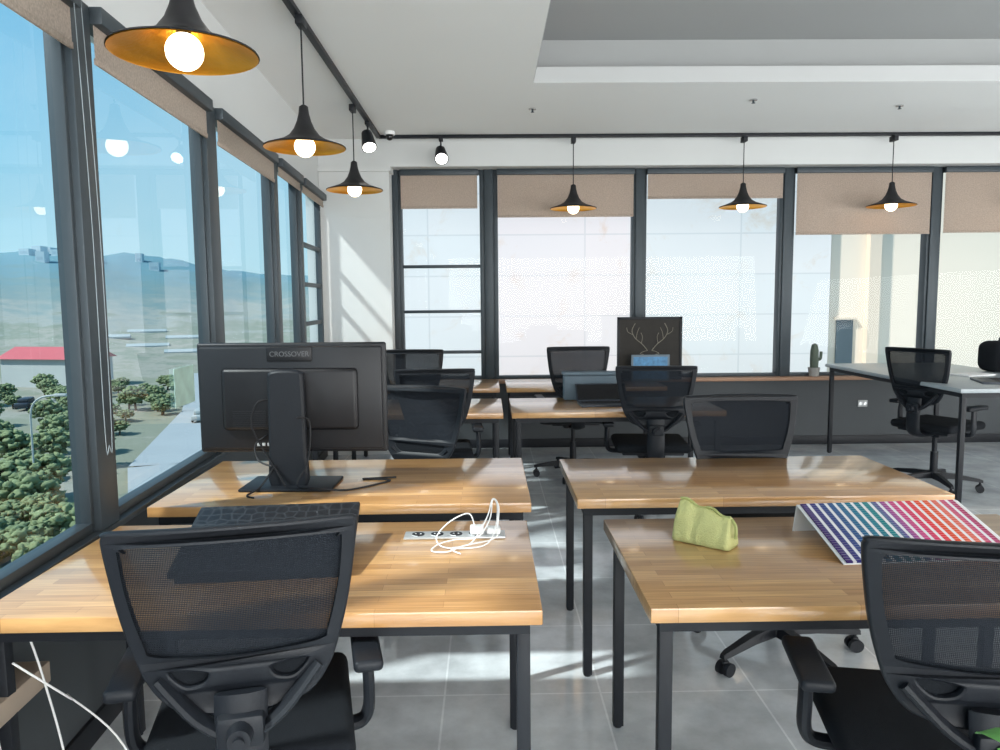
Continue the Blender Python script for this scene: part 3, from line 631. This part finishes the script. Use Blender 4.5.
g=G(); g.cyl((0,0,.41),(0,0,.43),.112); g.obj('soil',M['soil'],r)
g=G(); g2=G()
for k in range(34):
    a=k*2.4; rr=.015+.035*random.random(); h=.74+.245*random.random(); tip=Vector((math.cos(a)*rr,math.sin(a)*rr,h)); g2.tube([(math.cos(a)*.02,math.sin(a)*.02,.42),(math.cos(a)*rr*.6,math.sin(a)*rr*.6,h*.8),tip],.003,6,3)
    d=Vector((math.cos(a),math.sin(a),.35)).normalized(); n=Vector((-math.sin(a),math.cos(a),0)); rows=[]
    for t,w in ((0,.004),(.25,.018),(.5,.023),(.75,.016),(1,.002)):
        c=tip+d*(t*.06)+Vector((0,0,-.03*t*t)); rows.append([c-n*w+Vector((0,0,w*.3)),c+Vector((0,0,-.001)),c+n*w+Vector((0,0,w*.3)),c+Vector((0,0,.001))])
    g.loft(rows)
g.obj('leaves',M['leaf'],r); g2.obj('stems',M['leaf'],r)

# skew of the window wall
SA=R(2.6); PV=Vector((XL,2.2,0)); RM=Matrix.Rotation(SA,3,'Z')
for o in LEFT:
    o.location=PV+RM@(Vector(o.location)-PV); o.rotation_euler=(0,0,o.rotation_euler.z+SA)

# ------------------------------------------------------------------ outside
GZ=-13
def th_(x,y):
    rr=math.hypot(x,y); a=math.atan2(y,x)
    t=min(1,max(0,(rr-150)/340)); t=t*t*(3-2*t)
    h=50*t*(.82+.35*noise.noise(Vector((a*3.1,rr*.004,1.3)))+.12*noise.noise(Vector((a*11,rr*.012,5)))+.05*noise.noise(Vector((a*40,rr*.03,2))))
    return GZ+h
bm=bmesh.new(); NR,NT=80,260; V=[]
for j in range(NR+1):
    rr=6*(100**(j/NR)); row=[]
    for i in range(NT+1):
        a=R(35)+R(190)*i/NT; x,y=rr*math.cos(a),rr*math.sin(a); row.append(bm.verts.new((x,y,th_(x,y))))
    V.append(row)
for j in range(NR):
    for i in range(NT): bm.faces.new((V[j][i],V[j+1][i],V[j+1][i+1],V[j][i+1]))
bmesh.ops.recalc_face_normals(bm,faces=bm.faces)
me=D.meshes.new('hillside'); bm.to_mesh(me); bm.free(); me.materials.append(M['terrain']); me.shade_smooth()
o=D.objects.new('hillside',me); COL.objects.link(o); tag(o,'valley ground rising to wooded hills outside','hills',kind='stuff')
g=G(); pl=[(-12,28),(-19,45),(-29,66),(-38,100),(-62,165)]
for (a,b),(c,d) in zip(pl,pl[1:]): 
    n=Vector((-(d-b),c-a,0)).normalized()*2.8
    g.quad(Vector((a,b,GZ+.25))-n,Vector((c,d,GZ+.25))-n,Vector((c,d,GZ+.25))+n,Vector((a,b,GZ+.25))+n)
tag(g.obj('road',M['asphalt'],smooth=False),'pale grey asphalt road below the building','road')
def tree():
    r=root('tree',(0,0,0),0,'leafy green tree beside the road','tree','roadside trees')
    g=G(); g.tube([(0,0,-.3),(.1,0,1.5),(0,.1,3)],.18,8); g.obj('trunk',M['trunk'],r)
    g=G()
    for k in range(170):
        d=Vector((random.gauss(0,1),random.gauss(0,1),random.gauss(0,1))).normalized()*random.uniform(.5,1.05)
        g.ico((d.x*1.9,d.y*1.9,3.4+d.z*1.7),random.uniform(.16,.40),sub=2,jit=1.2,fr=4)
    g.obj('crown',M['tree'],r,ang=180); return r
t0=tree(); t0.location=(-22,36,GZ); t0.scale=(.6,)*3
def roadx(y):
    for (a,b),(c,d) in zip(pl,pl[1:]):
        if b<=y<=d: return a+(c-a)*(y-b)/(d-b)
    return -12
for k in range(280):
    y=26+105*random.random()**1.4; x=-y*random.uniform(.38,.92)
    if abs(x-roadx(y))<4.5: continue
    if abs(x+77)<11 and abs(y-135)<9: continue
    s=random.uniform(.38,.72); dup(t0,(x,y,GZ),random.uniform(0,6),None,(s*1.25,s*1.25,s*random.uniform(.7,1)))
r=root('building',(-77,135,GZ),R(-12),'long low building with a red roof','building')
g=G(); g.box((-8,-4,0),(8,4,5.0)); g.obj('building_walls',M['bldw'],r,False)
g=G(); g.loft([[(-8.6,-4.6,5.0),(-8.6,4.6,5.0),(-8.6,0,6.9)],[(8.6,-4.6,5.0),(8.6,4.6,5.0),(8.6,0,6.9)]]); g.obj('roof',M['red'],r,False)
def apt(x,y,w,h):
    r=root('apartment_building',(x,y,th_(x,y)-1),R(random.uniform(-20,20)),'pale distant apartment block on the hillside','building','distant apartment blocks')
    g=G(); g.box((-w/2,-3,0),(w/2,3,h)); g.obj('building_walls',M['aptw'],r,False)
    g=G()
    for j in range(int(h/2.6)): g.box((-w/2+.6,-3.05,1.4+j*2.6),(w/2-.6,-2.98,2.6+j*2.6))
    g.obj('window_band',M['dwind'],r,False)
for k in range(10):
    yy=random.uniform(330,400); apt(-yy*random.uniform(.4,.72),yy,random.uniform(2.5,4.5),random.uniform(3,5))
def shed(x,y):
    r=root('shed',(x,y,th_(x,y)-.3),R(20),'long low pale greenhouse shed','shed','rows of greenhouse sheds')
    g=G(); g.loft([[(-5,-1.4,0),(-5,-1.4,.5),(-5,0,1.1),(-5,1.4,.5),(-5,1.4,0)],[(5,-1.4,0),(5,-1.4,.5),(5,0,1.1),(5,1.4,.5),(5,1.4,0)]]); g.obj('shed_shell',M['shed'],r,False)
for k in range(5): yy=185+7*k; shed(-yy*(.40+.05*(k%3)),yy)
def slamp(x,y):
    r=root('street_lamp',(x,y,GZ),0,'curved-arm grey street lamp','street lamp','street lamps')
    g=G(); g.tube([(0,0,0),(0,0,5),(.1,0,7),(.8,0,7.8),(2,0,8)],.07,8); g.obj('pole',M['bldw'],r)
    g=G(); g.box((1.8,-.15,7.9),(2.7,.15,8.1),.05); g.obj('lamp_head',M['bldw'],r)
slamp(-33,54); slamp(-24,66); slamp(-50,90)
def car(x,y,rz,m):
    r=root('car',(x,y,GZ+.26),rz,'small parked car beside the road','car','parked cars')
    g=G(); g.box((-.85,-2.1,.25),(.85,2.1,.85),.15); g.box((-.72,-1.2,.8),(.72,1.3,1.4),.22); g.obj('car_body',m,r)
    for a in (-.8,.8):
        for b in (-1.3,1.3):
            g=G(); g.cyl((a-.1,b,.32),(a+.1,b,.32),.32,n=14); g.obj('wheel',M['blk'],r)
for x,y,m in ((-35,91,'shed'),(-60,105,'shed'),(-64,104,'lapgrey'),(-56,106,'shed')): car(x,y,R(12),M[m])
r=root('neighbour_building',(1.5,11.6,GZ),0,'white panelled facade of the neighbouring building with stains','building')
g=G(); g.box((-3.8,0,0),(3.8,3,25)); g.obj('facade',M['facade'],r,False)
r=root('neighbour_building',(9.5,11.7,GZ),0,'beige rendered neighbouring building with dark window','building')
g=G(); g.box((-4.15,0,0),(6,4,25)); g.mi=1; g.box((-3.60,-.12,0),(-3.42,0,25)); g.obj('building_walls',[M['beige'],M['beiged']],r,False)
g=G(); g.box((-4.04,-.03,13.42),(-3.78,.02,14.16)); g.obj('window_glass',M['dwin'],r,False)
g=G(); g.box((-4.08,-.06,13.37),(-3.74,.01,13.42)); g.box((-4.08,-.06,14.16),(-3.74,.01,14.20)); g.obj('window_trim',M['beiged'],r,False)

# ------------------------------------------------------------------ light
w=D.worlds.new('sky'); S.world=w; w.use_nodes=True; nt=w.node_tree; bg=nt.nodes['Background']
tc=N(nt,'ShaderNodeTexCoord'); sp=N(nt,'ShaderNodeSeparateXYZ'); nt.links.new(tc.outputs['Generated'],sp.inputs[0])
rp=N(nt,'ShaderNodeValToRGB'); cr=rp.color_ramp; cr.elements[0].position=0; cr.elements[0].color=(.52,.72,.78,1); cr.elements[1].position=1; cr.elements[1].color=(.12,.34,.62,1)
for p,c in ((.06,(.44,.70,.80)),(.2,(.26,.58,.78)),(.45,(.14,.44,.72))):
    e=cr.elements.new(p); e.color=c+(1,)
nt.links.new(sp.outputs[2],rp.inputs[0])
no=N(nt,'ShaderNodeTexNoise'); no.inputs['Scale'].default_value=3; no.inputs['Detail'].default_value=5; nt.links.new(tc.outputs['Generated'],no.inputs['Vector'])
mx=N(nt,'ShaderNodeMix',data_type='RGBA'); mx.inputs[7].default_value=(.75,.84,.88,1)
mr=N(nt,'ShaderNodeMapRange'); mr.inputs[1].default_value=.5; mr.inputs[2].default_value=.9; mr.inputs[4].default_value=.5; nt.links.new(no.outputs['Fac'],mr.inputs[0]); nt.links.new(mr.outputs[0],mx.inputs[0])
nt.links.new(rp.outputs[0],mx.inputs[6]); nt.links.new(mx.outputs[2],bg.inputs[0]); bg.inputs[1].default_value=1.2
def light(t,name,loc,d,energy,**k):
    l=D.lights.new(name,t); l.energy=energy
    for a,v in k.items(): setattr(l,a,v)
    o=D.objects.new(name,l); COL.objects.link(o); o.location=loc; o.rotation_euler=Vector(d).to_track_quat('-Z','Y').to_euler(); return o
light('SUN','sun',(-10,-8,20),(1,.50,-1.22),6.6,angle=R(3.0),color=(1,.95,.89))
light('AREA','rear_fill_light',(3.0,YR+.15,1.6),(0,1,.15),560,shape='RECTANGLE',size=8,size_y=2.4,color=(.99,.99,.98))  # added fill from behind the camera; the rear wall has no window
light('AREA','side_fill_light',(XR-.1,1.5,1.5),(-1,0,.25),390,shape='RECTANGLE',size=7,size_y=2.2,color=(.99,.99,.98))  # added fill beside the right wall, which has no window
# ------------------------------------------------------------------ camera
c=D.cameras.new('camera'); c.sensor_width=36; c.lens=27; c.clip_end=2000; co=D.objects.new('camera',c); COL.objects.link(co); S.camera=co
co.matrix_world=Matrix.Translation((0,0,1.51))@Matrix.Rotation(R(-.9),4,'Z')@Matrix.Rotation(R(90-5.7),4,'X')@Matrix.Rotation(R(-.5),4,'Z')
S.view_settings.view_transform='Standard'; S.view_settings.exposure=0.0
